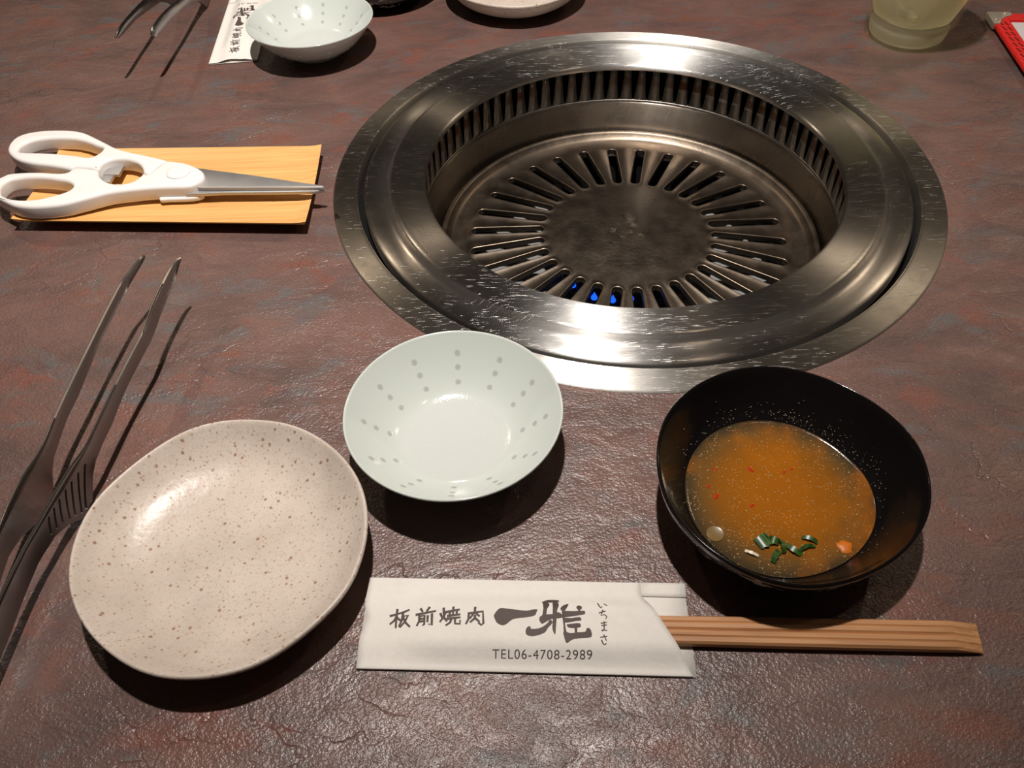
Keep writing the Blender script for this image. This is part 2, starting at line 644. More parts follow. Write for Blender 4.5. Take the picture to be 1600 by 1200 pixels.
for k, (fx, fy) in enumerate([(-.0228, -.0352), (-.0108, -.0386), (.0014, -.0380), (-.0360, -.0220), (-.0425, .004)]):
    o = lathe('flame', round_profile([(0, .0085), (.0009, .0055), (.0020, .0028), (.0022, .0010), (.0012, -.0004), (0, -.0006)], 3), M['flame'], burner, 12) if k == 0 else flame.copy()
    if k == 0:
        flame = o
    else:
        COL.objects.link(o)
        o.parent = burner
    o.location = (fx, fy, -.0765)
    o.scale = (1, 1, .75)

# ---- top ring
ring = lathe('top_ring', round_profile([(.1672, -.0075), (.1674, -.0012), (.1669, .0005), (.1646, .0012), (.1610, .0008), (.1575, -.0002), (.1550, -.0006), (.1530, .0002), (.1516, .0022), (.1508, .0042), (.1496, .0048)], 4)
             + round_profile([(.1482, .0045), (.1400, .0038), (.1315, .0030), (.1296, .0024), (.1289, .0010), (.1292, -.0010), (.1310, -.0022)], 4)
             + [(.150, -.0010), (.165, -.0040)], M['ring'], roaster, 220, closed=True)
ring['label'] = 'wide brushed stainless ring framing the roaster opening'

# ---- grill plate with thirty slots
NS = 30
SP = 2 * PI / NS
RI, RO, HW = .0595, .1028, .0031       # slot: centre radii of its round ends, half width
RA, RB = .0525, .1095


def plate_z(r):
    pts = [(0, -.0475), (.03, -.0479), (.05, -.0490), (.06, -.0497), (.1095, -.0535)]
    for (a, za), (b, zb) in zip(pts, pts[1:]):
        if r <= b:
            f = (r - a) / (b - a)
            return za + (zb - za) * f
    return pts[-1][1]


KE, KS = 8, 8
bm = bmesh.new()


def vat(r, t, dz):
    return (r * math.cos(t), r * math.sin(t), plate_z(r) + dz)


def stadium(e):
    """outline of a slot widened by e: inner end cap (KE segs), side, outer cap, side; local (radial, lateral)"""
    out = []
    for k in range(KE + 1):
        a = PI / 2 + PI * k / KE
        out.append((RI + (HW + e) * math.cos(a), (HW + e) * math.sin(a)))
    for k in range(1, KS):
        out.append((RI + (RO - RI) * k / KS, -(HW + e)))
    for k in range(KE + 1):
        a = -PI / 2 + PI * k / KE
        out.append((RO + (HW + e) * math.cos(a), (HW + e) * math.sin(a)))
    for k in range(1, KS):
        out.append((RO + (RI - RO) * k / KS, HW + e))
    return out


def border():
    out = []
    for k in range(KE + 1):
        out.append((RA, SP / 2 - SP * k / KE))
    for k in range(1, KS):
        out.append((RA + (RB - RA) * k / KS, -SP / 2))
    for k in range(KE + 1):
        out.append((RB, -SP / 2 + SP * k / KE))
    for k in range(1, KS):
        out.append((RB + (RA - RB) * k / KS, SP / 2))
    return out


loops = [(0, -.0034), (0, -.0008), (.0001, .0002), (.0005, .0006), (.0010, .0006), (.0019, .0001)]
for i in range(NS):
    t0 = (i + .5) * SP + R(-1.0)
    rows = []
    for e, dz in loops:
        row = []
        for (u, v) in stadium(e):
            x = u * math.cos(t0) - v * math.sin(t0)
            y = u * math.sin(t0) + v * math.cos(t0)
            row.append(bm.verts.new((x, y, plate_z(math.hypot(x, y)) + dz)))
        rows.append(row)
    rows.append([bm.verts.new(vat(r, t0 + a, 0)) for r, a in border()])
    for a, b in zip(rows, rows[1:]):
        n = len(a)
        for k in range(n):
            l = (k + 1) % n
            bm.faces.new((a[k], a[l], b[l], b[k]))
# centre disc and rolled rim
def ring_rows(rz):
    rows = []
    for r, z in rz:
        rows.append([bm.verts.new((r * math.cos(R(-1.0) + SP * q / KE), r * math.sin(R(-1.0) + SP * q / KE), z)) for q in range(NS * KE)])
    for a, b in zip(rows, rows[1:]):
        n = len(a)
        for k in range(n):
            l = (k + 1) % n
            bm.faces.new((a[k], a[l], b[l], b[k]))
    return rows


rows = ring_rows([(RA * f, plate_z(RA * f)) for f in (1, .92, .8, .65, .5, .35, .2, .1)])
cv = bm.verts.new((0, 0, plate_z(0)))
for k in range(NS * KE):
    bm.faces.new((rows[-1][k], rows[-1][(k + 1) % (NS * KE)], cv))
ring_rows([(RB, plate_z(RB))] + round_profile([(.1115, -.0535), (.1150, -.0532), (.1185, -.0522), (.1212, -.0500), (.1228, -.0484), (.1243, -.0479), (.1255, -.0482), (.1260, -.0492), (.1250, -.0530), (.1225, -.0590)], 3))
bmesh.ops.remove_doubles(bm, verts=bm.verts, dist=1e-5)
me = bpy.data.meshes.new('grill_plate')
bm.to_mesh(me)
bm.free()
grill = finish('grill_plate', me, M['grill'], None, True, 70, (C[0] + .0015, C[1], 0))
tag(grill, 'round dark cast grill plate with radiating slots deep inside the roaster', 'grill plate')


# ================================================================== bowls and plates
# ---- celadon porcelain bowl
RIM = .0471
M['porcelain'] = porcelain_material(RIM)
prof = round_profile([(0, .0045), (.012, .0046), (.020, .0052), (.0255, .0066), (.032, .0108), (.039, .0172), (.0450, .0240), (.0463, .0256), (.0471, .0260), (.0474, .0254), (.0467, .0242),
                      (.0400, .0152), (.033, .0084), (.026, .0040), (.0215, .0024), (.0208, .0004), (.0195, 0), (.0185, .0006), (.0178, .0022), (0, .0024)], 3)
bowl = lathe('porcelain_bowl', prof, M['porcelain'], None, 96, loc=(-.0258, .2210, 0))
bowl.rotation_euler.z = R(104)
tag(bowl, 'white porcelain bowl with grey dots against the near side of the roaster', 'bowl', 'porcelain bowls')
b2 = copy_tree(bowl)
b2.location = (-.1404, .6085, 0)
b2.rotation_euler.z = R(100)
tag(b2, 'white dotted porcelain bowl at the far edge overlapping a chopstick sleeve', 'bowl', 'porcelain bowls')

# ---- speckled oval stoneware plate
PLATE = mm([[-170.7, 150.8], [-173.6, 164.6], [-172.4, 182.2], [-164.3, 198.4], [-154.0, 210.2], [-142.5, 219.3], [-129.6, 223.9], [-112.8, 224.1], [-98.2, 220.8], [-83.1, 212.0], [-69.3, 197.5], [-61.2, 181.2], [-58.7, 164.8], [-60.4, 151.0], [-64.5, 139.4], [-72.6, 129.5], [-82.8, 120.6], [-92.9, 114.1], [-103.4, 110.8], [-116.4, 109.7], [-130.1, 111.7], [-141.7, 117.4], [-151.9, 124.8], [-163.4, 137.5]])
PC = (-.116, .1672)
pr = polar_radius(PLATE, PC, 1)
prof = round_profile([(0, .0048), (.3, .0050), (.55, .0060), (.72, .0085), (.85, .0130), (.93, .0175), (.965, .0197), (.985, .0205), (.999, .0200), (1.0, .0188), (.975, .0160), (.86, .0085), (.70, .0035), (.58, .0016), (.56, .0002), (.53, 0), (.50, .0012), (0, .0016)], 3)


def plate_lift(t, r, z):
    return (.0006 * math.sin(2 * t + .6) + .0005 * math.sin(3 * t + 2) + .00025 * math.sin(7 * t)) * max(0, (r - .6) / .4)


plate = lathe('stoneware_plate', prof, M['speckled'], None, 120, rad=pr, zoff=plate_lift, loc=(PC[0], PC[1], 0))
tag(plate, 'cream speckled oval stoneware plate between the tongs and the printed sleeve', 'plate', 'speckled plates')
p2 = copy_tree(plate)
p2.location = (.0155, .6830, 0)
p2.rotation_euler.z = R(180)
tag(p2, 'cream stoneware plate cut off by the top edge behind the roaster', 'plate', 'speckled plates')

# ---- black sauce bowl
BLACK = mm([[58.2, 195.2], [63.4, 208.3], [73.6, 221.2], [86.2, 229.7], [101.1, 234.1], [115.1, 234.1], [130.5, 229.0], [144.0, 218.7], [155.0, 203.4], [160.7, 189.9], [160.4, 174.3], [157.3, 162.7], [150.3, 151.8], [141.2, 142.9], [130.8, 136.4], [116.7, 131.3], [102.6, 129.4], [91.7, 130.7], [79.3, 136.0], [69.5, 144.4], [62.0, 154.7], [56.9, 167.6], [56.0, 179.6]])
BC = (.1080, .1815)
br = polar_radius(BLACK, BC, 1)
inner = [(0, .0035), (.45, .0040), (.62, .0052), (.70, .0072), (.735, .0088), (.80, .0125), (.89, .0205), (.955, .0275), (.975, .0295)]
prof = round_profile(inner + [(.987, .0302), (1.0, .0295), (.999, .0275), (.955, .0200), (.86, .0110), (.74, .0048), (.62, .0022), (.58, .0004), (.55, 0), (.52, .0010), (0, .0016)], 3)


def bowl_lift(t, r, z):
    return (.0008 * math.sin(2 * t + 1.0) + .0004 * math.sin(5 * t)) * max(0, (r - .75) / .25)


black = lathe('sauce_bowl', prof, M['black'], None, 120, rad=br, zoff=bowl_lift, loc=(BC[0], BC[1], 0))
tag(black, 'glossy black egg-shaped bowl of orange sauce right of the sleeve', 'bowl', 'black bowls')
k2 = copy_tree(black)
k2.location = (-.096, .707, 0)
k2.rotation_euler.z = R(170)
tag(k2, 'black bowl at the top edge showing only as darkness beside the far porcelain bowl', 'bowl', 'black bowls')

SZ = .0086
M['sauce'] = sauce_material(.0375)
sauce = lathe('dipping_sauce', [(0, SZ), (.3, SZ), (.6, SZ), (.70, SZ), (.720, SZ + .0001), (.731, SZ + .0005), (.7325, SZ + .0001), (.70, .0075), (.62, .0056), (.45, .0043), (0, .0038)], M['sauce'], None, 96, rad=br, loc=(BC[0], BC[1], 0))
tag(sauce, 'orange brown sesame dipping sauce pooled in the black bowl', 'sauce')

# floating bits
green = Mat('spring_onion_green', (.035, .10, .012), .3)
green.set('Base Color', green.ramp(green.noise(260, 3), [(.35, (.010, .040, .006)), (.65, (.045, .115, .016))]))
M['green'] = green.m
M['chili'] = Mat('chili_red', (.42, .02, .003), .6, spec=.15).m
M['sesame'] = Mat('sesame_cream', (.55, .36, .16), .45).m
M['garlic'] = Mat('pale_garlic', (.17, .105, .035), .3).m


def leaf_piece(name, x, y, L, W, rz, bend, m, tilt=0.0, thick=.0004):
    V, F = [], []
    n = 8
    for k in range(n + 1):
        f = k / n - .5
        wd = W * (.75 + .25 * math.cos(f * 2.6)) * (1 + .15 * math.sin(k * 2.1))
        yy = bend * (f * f * 4 - 1) * L * .25
        zz = .0012 * (1 - 4 * f * f) * tilt
        for s in (-1, 1):
            for d in (0, thick):
                V.append((f * L, yy + s * wd / 2, zz + d + (.0006 * tilt if s > 0 else 0)))
    for k in range(n):
        a = 4 * k
        F += [(a, a + 4, a + 6, a + 2), (a + 1, a + 3, a + 7, a + 5), (a, a + 1, a + 5, a + 4), (a + 2, a + 6, a + 7, a + 3)]
    F += [(0, 2, 3, 1), (4 * n, 4 * n + 1, 4 * n + 3, 4 * n + 2)]
    o = mesh_obj(name, V, F, m, None, True, 60, (x, y, SZ + .0001))
    o.rotation_euler.z = rz
    return o


herbs = [(.0968, .1597, .0062, .0055, .45, .2, 'widest dark green spring onion piece at the left of the sauce garnish'),
         (.1011, .1598, .0042, .0030, -.5, .5, 'small spring onion scrap touching the widest green piece'),
         (.1036, .1568, .0058, .0020, 1.5, .3, 'narrow upright spring onion sliver in the middle of the garnish'),
         (.1001, .1527, .0062, .0024, .95, -.2, 'glossy spring onion strip nearest the front of the bowl'),
         (.1078, .1553, .0066, .0022, -.75, .3, 'dark spring onion strip slanting right from the middle of the garnish'),
         (.1150, .1592, .0062, .0016, -.45, -.3, 'thin spring onion strip at the upper right of the garnish'),
         (.1128, .1550, .0078, .0014, .35, -.6, 'curved spring onion thread at the lower right of the garnish')]
for (x, y, L, W, rz, bd, lab) in herbs:
    tag(leaf_piece('spring_onion', x, y, L, W, rz, bd, M['green'], .8), lab, 'spring onion', 'spring onion in the sauce')
s = leaf_piece('garlic_sliver', .0910, .1545, .0055, .0011, -.5, .1, Mat('white_sliver', (.7, .62, .5), .3).m, .6)
tag(s, 'thin white sliver floating left of the green garnish', 'garlic')
disc = lathe('onion_ring', [(0, .0003), (.0026, .0004), (.0034, .0006), (.0036, .0002), (.0030, -.0002), (0, -.0002)], M['garlic'], None, 24, loc=(.0786, .1640, SZ - .0001))
tag(disc, 'pale round slice at the left edge of the sauce', 'onion')
egg = lathe('orange_morsel', round_profile([(0, .0012), (.0015, .0011), (.0028, .0006), (.0032, 0), (.002, -.0008), (0, -.001)], 2), Mat('bright_orange', (.55, .135, .004), .45).m, None, 14, rad=lambda t: 1 + .08 * math.sin(3 * t) + .1 * math.sin(5 * t), loc=(.1281, .1560, SZ - .0005))
tag(egg, 'bright orange lump in the sauce near the right front wall', 'morsel')
flakes = [(.0997, .1947, .0011, 'upper red chili flake of the close pair in mid sauce'),
          (.1135, .1924, .0009, 'red chili flake right of centre, larger of the two there'),
          (.0826, .1817, .0013, 'biggest bright red chili flake at the left of the sauce'),
          (.0963, .1766, .0010, 'lone red chili flake nearest the green garnish'),
          (.0804, .1869, .0008, 'tiny red chili flake farthest left on the sauce'),
          (.0848, .1952, .0009, 'red chili flake at the upper left of the sauce'),
          (.1171, .1938, .0007, 'tiny red chili flake farthest right on the sauce'),
          (.1003, .1935, .0007, 'lower smaller chili flake of the close pair in mid sauce')]
fl0 = None
for (x, y, s, lab) in flakes:
    if fl0 is None:
        V, F = lathe_data([(0, .3), (.7, .25), (1, 0), (.7, -.25), (0, -.3)], 7, rad=lambda t: 1 + .3 * math.sin(2 * t + 1))
        o = fl0 = mesh_obj('chili_flake', V, F, M['chili'], None, True, 50)
    else:
        o = fl0.copy()
        COL.objects.link(o)
    o.location = (x, y, SZ + .0001)
    o.scale = (s, s * .8, s)
    o.rotation_euler.z = random.uniform(0, 6)
    tag(o, lab, 'chili flake', 'chili flakes in the sauce')
# sesame grit on the sauce and droplets clinging to the wall: nobody could count them
def specks(name, spots, m, label, cat):
    V, F = [], []
    for (x, y, z, s) in spots:
        b = len(V)
        V += [(x + s, y, z), (x, y + s * .7, z), (x - s, y, z), (x, y - s * .7, z), (x, y, z + s * .6), (x, y, z - s * .6)]
        F += [(b, b + 1, b + 4), (b + 1, b + 2, b + 4), (b + 2, b + 3, b + 4), (b + 3, b, b + 4), (b + 1, b, b + 5), (b + 2, b + 1, b + 5), (b + 3, b + 2, b + 5), (b, b + 3, b + 5)]
    o = mesh_obj(name, V, F, m, None, True, 180, (BC[0], BC[1], 0))
    return tag(o, label, cat, None, 'stuff')


sp = []
for _ in range(430):
    t = random.uniform(0, 2 * PI)
    q = .70 * math.sqrt(random.random())
    k = br(t) * q
    sp.append((k * math.cos(t), k * math.sin(t), SZ + .00005, random.choice((.0002, .00028, .00036, .0005))))
specks('sesame_grit', sp, M['sesame'], 'pale sesame grit sprinkled through the orange sauce', 'sesame')


def inner_z(f):
    for (a, za), (b, zb) in zip(inner, inner[1:]):
        if f <= b:
            return za + (zb - za) * (f - a) / (b - a)
    return inner[-1][1]


sp = []
for _ in range(210):
    t = random.gauss(R(62), R(48))
    q = .745 + abs(random.gauss(0, .055))
    if q < .93:
        k = br(t) * q
        sp.append((k * math.cos(t), k * math.sin(t), inner_z(q) + .0001, random.choice((.00018, .00025, .00034))))
M['droplet'] = Mat('sauce_droplet', (.42, .36, .28), .12).m
specks('sauce_droplets', sp, M['droplet'], 'tiny pale droplets clinging to the inner wall of the black bowl', 'droplets')


# ================================================================== chopstick sleeve
SLEN, SWID, SMID = 124.0, 37.0, 16.6          # millimetres


def sleeve_z(u, v):
    """height of the paper over the chopsticks, millimetres in, metres out"""
    dv = abs(v - SMID)
    f = max(0.0, min(1.0, (dv - 6.0) / 9.5))
    f = 1 - f * f * (3 - 2 * f)
    g = max(0.0, min(1.0, (u - 6) / 30))
    g = g * g * (3 - 2 * g)
    return .0012 + .0047 * f * (.35 + .65 * g) + .00018 * math.sin(u * .21 + v * .3) * f


def front_end(v):
    return 106.8 if v > 31.2 else 123.4 - v / 31.2 * 16.6


def stroke(pts, w0, w1):
    """brush stroke: strip along a polyline, wide at w0, narrow at w1"""
    out_l, out_r = [], []
    n = len(pts)
    for i, p in enumerate(pts):
        a = pts[max(0, i - 1)]
        b = pts[min(n - 1, i + 1)]
        dx, dy = b[0] - a[0], b[1] - a[1]
        L = math.hypot(dx, dy)
        f = i / (n - 1)
        w = (w0 + (w1 - w0) * f) / 2
        e = (-.25 * w0 if i == 0 else (.2 * w0 if i == n - 1 else 0))
        x, y = p[0] + dx / L * e, p[1] + dy / L * e
        out_l.append((x - dy / L * w, y + dx / L * w))
        out_r.append((x + dy / L * w, y - dx / L * w))
    return out_l, out_r


def lettering(name, polys, strips, parent, tris=None):
    bm = bmesh.new()
    for poly in polys:
        sm = loop_spline(poly, 2)
        vs_ = [bm.verts.new((x, y, 0)) for x, y in sm]
        es = [bm.edges.new((vs_[i], vs_[(i + 1) % len(vs_)])) for i in range(len(vs_))]
        bmesh.ops.triangle_fill(bm, use_beauty=True, edges=es)
    for l, r in strips:
        a = [bm.verts.new((x, y, 0)) for x, y in l]
        b = [bm.verts.new((x, y, 0)) for x, y in r]
        for i in range(len(a) - 1):
            bm.faces.new((a[i], b[i], b[i + 1], a[i + 1]))
    if tris:
        vs_ = [bm.verts.new((x, y, 0)) for x, y in tris[0]]
        for f in tris[1]:
            try:
                bm.faces.new([vs_[i] for i in f])
            except ValueError:
                pass
    for _ in range(3):
        long_ = [e for e in bm.edges if e.calc_length() > 1.5]
        if not long_:
            break
        bmesh.ops.subdivide_edges(bm, edges=long_, cuts=1)
    bmesh.ops.triangulate(bm, faces=bm.faces)
    for v in bm.verts:
        u, w = v.co.x, v.co.y
        v.co = (u / 1000, w / 1000, sleeve_z(u, w) + .00022)
    for f in bm.faces:
        f.normal_update()
        if f.normal.z < 0:
            f.normal_flip()
    me = bpy.data.meshes.new(name)
    bm.to_mesh(me)
    bm.free()
    me.materials.append(M['ink'])
    o = bpy.data.objects.new(name, me)
    return link(o, parent)


def text_tris(body, u0, u1, v0, cap, slope):
    cu = bpy.data.curves.new('t', 'FONT')
    cu.body = body
    cu.size = 1
    cu.space_character = 1.12
    t = bpy.data.objects.new('t', cu)
    COL.objects.link(t)
    dg = bpy.context.evaluated_depsgraph_get()
    me = bpy.data.meshes.new_from_object(t.evaluated_get(dg))
    bpy.data.objects.remove(t, do_unlink=True)
    xs = [v.co.x for v in me.vertices]
    ys = [v.co.y for v in me.vertices]
    kx = (u1 - u0) / (max(xs) - min(xs))
    ky = cap / (max(ys) - min(ys))
    P = [(u0 + (v.co.x - min(xs)) * kx, v0 + (v.co.y - min(ys)) * ky + slope * (v.co.x - min(xs)) * kx) for v in me.vertices]
    Fc = [tuple(p.vertices) for p in me.polygons]
    bpy.data.meshes.remove(me)
    return P, Fc


BIG = [[[50.18,19.85],[51.89,22.42],[53.71,22.74],[58.14,22.17],[62.55,21.77],[64.38,22.2],[66.57,22.36],[66.22,21.19],[65.7,20.02],[63.34,19.31],[60.07,18.92],[57.18,18.28],[55.25,16.51],[53.46,15.79],[51.42,16.81],[50.62,18.32]],[[68.43,26.34],[70.57,27.7],[74.45,27.67],[74.82,26.88],[74.26,26.19],[70.95,26.0],[69.11,25.17],[68.55,25.35]],[[68.74,25.52],[70.58,25.87],[71.14,24.62],[70.23,22.64],[69.96,20.11],[69.16,19.71],[68.5,20.08],[68.84,23.0]],[[72.42,26.43],[74.26,26.27],[74.7,24.51],[74.07,22.34],[73.89,19.24],[73.6,15.42],[73.35,12.6],[72.63,13.7],[72.26,15.39],[72.44,18.44],[72.36,21.91],[72.42,23.87]],[[67.28,18.7],[68.43,20.08],[70.97,20.52],[72.8,20.76],[74.25,21.57],[75.89,20.63],[75.7,19.28],[73.52,18.85],[71.35,18.41],[69.19,17.03],[68.1,16.81]],[[71.35,18.41],[72.44,17.29],[70.64,15.16],[69.58,13.44],[67.08,12.34],[64.58,11.83],[62.59,12.53],[62.37,14.4],[63.24,15.63],[64.15,15.58],[64.34,14.75],[67.04,14.89],[69.2,15.89],[70.63,17.25]],[[75.36,23.34],[76.46,24.66],[78.31,25.57],[78.11,24.39],[76.99,22.21],[76.08,21.92],[75.43,22.57]],[[81.4,24.07],[82.15,24.67],[83.24,24.31],[83.47,23.33],[82.47,22.61],[81.57,23.09]],[[76.08,22.07],[80.09,22.09],[84.29,22.38],[84.44,21.02],[82.25,20.51],[79.34,19.94],[76.43,19.38],[75.52,19.47],[75.89,20.63]],[[76.08,22.0],[76.99,21.82],[76.96,17.78],[77.3,14.75],[77.64,13.26],[76.57,13.05],[76.41,16.24],[76.07,19.29]],[[76.86,19.23],[79.33,19.29],[82.6,19.82],[83.12,18.49],[81.12,18.18],[78.95,17.63],[76.85,17.39]],[[77.67,16.65],[80.02,17.09],[82.55,17.34],[82.81,15.83],[80.72,15.29],[78.56,15.35],[77.85,15.9]],[[80.54,15.58],[81.44,15.6],[81.48,13.54],[80.62,13.52]],[[76.39,13.79],[78.9,13.29],[81.76,13.66],[84.45,13.98],[85.02,15.31],[85.93,15.52],[86.72,14.41],[86.72,11.98],[83.5,11.46],[80.65,11.1],[78.86,10.39],[77.72,9.55],[77.08,10.27],[76.56,12.11]],[[82.11,22.83],[82.84,22.85],[82.65,22.07],[81.92,22.05]]]
KANJI = [[[[10.37,19.74],[14.17,20.92]],[[12.72,22.44],[12.83,18.48],[13.08,15.02]],[[12.77,19.57],[12.09,17.81],[10.69,16.48]],[[13.18,18.93],[14.48,17.87]],[[14.59,20.93],[17.36,22.19]],[[15.21,20.95],[15.01,17.66],[14.26,15.48]],[[15.4,19.5],[17.22,19.89],[16.3,17.26],[14.71,15.15]],[[15.47,18.89],[16.77,16.83],[18.45,15.23]]],[[[21.92,22.42],[22.76,21.25]],[[25.3,22.81],[24.34,21.29]],[[20.4,20.05],[27.8,21.23]],[[21.68,19.78],[21.86,17.38],[21.17,15.56]],[[21.65,19.25],[23.69,19.6],[23.96,15.92],[23.41,15.69]],[[21.89,18.25],[23.61,18.38]],[[21.93,17.17],[23.73,17.34]],[[24.95,19.41],[25.08,17.03]],[[26.54,20.11],[26.88,15.56],[25.72,16.09]]],[[[29.86,20.09],[30.49,18.67]],[[31.87,20.75],[31.39,19.26]],[[30.91,22.18],[31.21,18.9],[29.95,16.92]],[[31.24,18.56],[32.49,17.11]],[[32.29,20.68],[36.98,21.66]],[[34.62,22.58],[34.64,19.94]],[[32.64,19.07],[37.34,19.7]],[[33.35,20.48],[33.49,18.87]],[[36.0,20.98],[36.12,19.45]],[[32.53,17.98],[37.44,18.52]],[[34.17,18.1],[33.89,16.58],[32.35,15.47]],[[35.6,18.22],[35.7,16.06],[37.63,16.02],[37.53,17.31]]],[[[40.68,20.34],[40.66,17.82],[39.88,16.08]],[[40.49,20.16],[45.92,21.21],[46.42,16.31],[45.64,15.7],[44.56,16.49]],[[42.92,22.77],[42.85,20.7],[41.24,18.26]],[[43.06,20.7],[44.68,19.21]],[[43.14,19.39],[42.82,18.08],[41.47,16.76]],[[43.22,18.31],[44.82,16.96]]]]
HIRA = [[[[89.52,26.02],[90.08,24.46],[90.71,23.57],[91.1,24.29]],[[91.96,25.76],[93.02,24.8]]],[[[89.91,21.54],[92.3,22.29]],[[91.29,22.65],[90.6,20.59],[91.88,20.88],[92.75,20.13],[92.28,19.28]]],[[[90.48,17.52],[92.55,17.91]],[[90.63,16.58],[92.51,16.88]],[[91.66,18.12],[91.54,15.09],[90.8,14.43],[90.5,14.99],[92.53,14.73]]],[[[90.1,11.99],[92.5,12.49]],[[91.31,13.02],[92.18,10.82]],[[90.42,10.96],[90.83,9.79],[91.41,9.25],[92.03,9.71]]]]


def make_sleeve():
    root = empty('chopstick_sleeve', (-.0619, .1184, 0), R(-3.854))
    V, F = [], []
    nu, rows = 40, [0, .4, 1.5, 3, 5, 7, 9, 11, 13, 15, 17, 19, 21, 23, 25, 27, 29, 31.2, 33, 35, 36.6, 37]
    for v in rows:
        for k in range(nu + 1):
            f = k / nu
            left = -.75 * v / 37 + 1.7 * max(0, 1 - abs(v - 18.5) / 7)      # little pinch in the folded end
            u = left + (front_end(v) - left) * f
            V.append((u / 1000, v / 1000, sleeve_z(u, v) - (.0003 if v in (0, 37) else 0)))
    for i in range(len(rows) - 1):
        for k in range(nu):
            a = i * (nu + 1) + k
            F.append((a, a + 1, a + nu + 2, a + nu + 1))
    o = mesh_obj('front_panel', V, F, M['paper'], root, True, 60)
    md = o.modifiers.new('paper', 'SOLIDIFY')
    md.thickness = .00014
    md.offset = 1
    V = [(u / 1000, v / 1000, sleeve_z(u, v)) for v in (31.2, 33, 35, 37) for u in (106.6, 112, 118, 124.2)]
    F = [(i * 4 + k, i * 4 + k + 1, i * 4 + k + 5, i * 4 + k + 4) for i in range(3) for k in range(3)]
    o = mesh_obj('seam_flap', V, F, M['paper'], root, True, 60)
    md = o.modifiers.new('paper', 'SOLIDIFY')
    md.thickness = .0005
    md.offset = -1
    V, F = [], []
    for v in (0, 12, 25, 37):
        for k in range(13):
            u = -.75 * v / 37 + (SLEN + .7) * k / 12
            V.append((u / 1000, v / 1000, .0007 + .0002 * math.sin(u * .09 + v)))
    for i in range(3):
        for k in range(12):
            a = i * 13 + k
            F.append((a, a + 1, a + 14, a + 13))
    o = mesh_obj('back_panel', V, F, M['paper'], root, True, 60)
    md = o.modifiers.new('paper', 'SOLIDIFY')
    md.thickness = .00014
    lettering('printed_shop_name', BIG, [], root)
    lettering('printed_characters', [], [stroke(p, 1.0, .74) for c in KANJI for p in c], root)
    lettering('printed_reading', [], [stroke(p, .5, .36) for c in HIRA for p in c], root)
    lettering('printed_phone_number', [], [], root, text_tris('TEL06-4708-2989', 50.2, 86.9, 4.25, 2.82, .0124))
    return root


sleeve = make_sleeve()
tag(sleeve, 'white paper chopstick sleeve with brush lettering lying in front of the bowls', 'chopstick sleeve', 'paper chopstick sleeves')
s2 = copy_tree(sleeve)
s2.location = (-.1838, .5955, 0)
s2.rotation_euler.z = R(93.5)
tag(s2, 'white paper chopstick sleeve at the far edge tucked under the dotted bowl', 'chopstick sleeve', 'paper chopstick sleeves')

# ---- disposable chopsticks, still joined
M['chop'] = bamboo_material('chopstick_bamboo', (.58, .295, .13), (.34, .15, .06), 0, 1.0, .5)
chop = empty('disposable_chopsticks', (-.0619, .1184, .00085), R(-3.854))
tag(chop, 'pair of joined bamboo chopsticks poking out of the paper sleeve', 'chopsticks')
sec = [(-2.85, .8), (-2.85, 3.3), (-2.1, 4.3), (-.45, 4.4), (0, 3.9), (.45, 4.4), (2.1, 4.3), (2.85, 3.3), (2.85, .8), (2.2, 0), (-2.2, 0)]
for cv0, sgn in ((13.75, -1), (19.35, 1)):
    V, F = [], []
    stations = [(24, .55), (60, .75), (110, .95), (160, 1), (215, 1), (219.5, 1), (229.6, 1)]
    n = len(sec)
    for si, (u, k) in enumerate(stations):
        for (a, z) in sec:
            vv = SMID + (cv0 - SMID) * k + a * k + .0016 * (u - 110)
            zz = z * (.7 + .3 * k)
            uu = u
            if si == len(stations) - 1:
                zz = min(zz, .9 + .2 * (a > 0)) if z > .8 else z * .8
                uu = u + .085 * (cv0 + a - 10.6)
            V.append((uu / 1000, vv / 1000, zz / 1000))
    for s_ in range(len(stations) - 1):
        for i in range(n):
            j = (i + 1) % n
            F.append((s_ * n + i, s_ * n + j, (s_ + 1) * n + j, (s_ + 1) * n + i))
    F.append(tuple(range(n)))
    F.append(tuple((len(stations) - 1) * n + i for i in reversed(range(n))))
    mesh_obj('stick', V, F, M['chop'], chop, True, 25)

# ================================================================== bamboo tray and scissors
M['bamboo'] = bamboo_material('tray_bamboo', (.80, .46, .175), (.64, .325, .105), R(-3), 1.0, .3)
TR = mm([[-288.1, 469.9], [-116.2, 460.7], [-115.2, 379.5], [-291.5, 394.6]])      # far left, far right, near right, near left


def tray_at(s, t):
    a = [TR[0][k] + (TR[1][k] - TR[0][k]) * s for k in (0, 1)]
    b = [TR[3][k] + (TR[2][k] - TR[3][k]) * s for k in (0, 1)]
    return a[0] + (b[0] - a[0]) * t, a[1] + (b[1] - a[1]) * t


cx, cy = tray_at(.5, .5)
V, F = [], []
ns, nt_ = 40, 20
for side in (0, 1):
    for i in range(ns + 1):
        for j in range(nt_ + 1):
            s, t = i / ns, j / nt_
            es, et = abs(2 * s - 1), abs(2 * t - 1)
            rim = max(0, (es - .88) / .12) ** 2 * .0012
            if side == 0:
                x, y = tray_at(s, t)
                z = .0058 + .0022 * et ** 2.2 + rim
            else:
                x, y = tray_at(.5 + (s - .5) * .985, .5 + (t - .5) * .97)
                d = max(et, 1 - (1 - es) * 2.2)
                z = .0062 * max(0, (d - .45) / .55) ** 1.6
            V.append((x - cx, y - cy, z))
st = (ns + 1) * (nt_ + 1)
for i in range(ns):
    for j in range(nt_):
        a = i * (nt_ + 1) + j
        F += [(a, a + nt_ + 1, a + nt_ + 2, a + 1), (st + a, st + a + 1, st + a + nt_ + 2, st + a + nt_ + 1)]
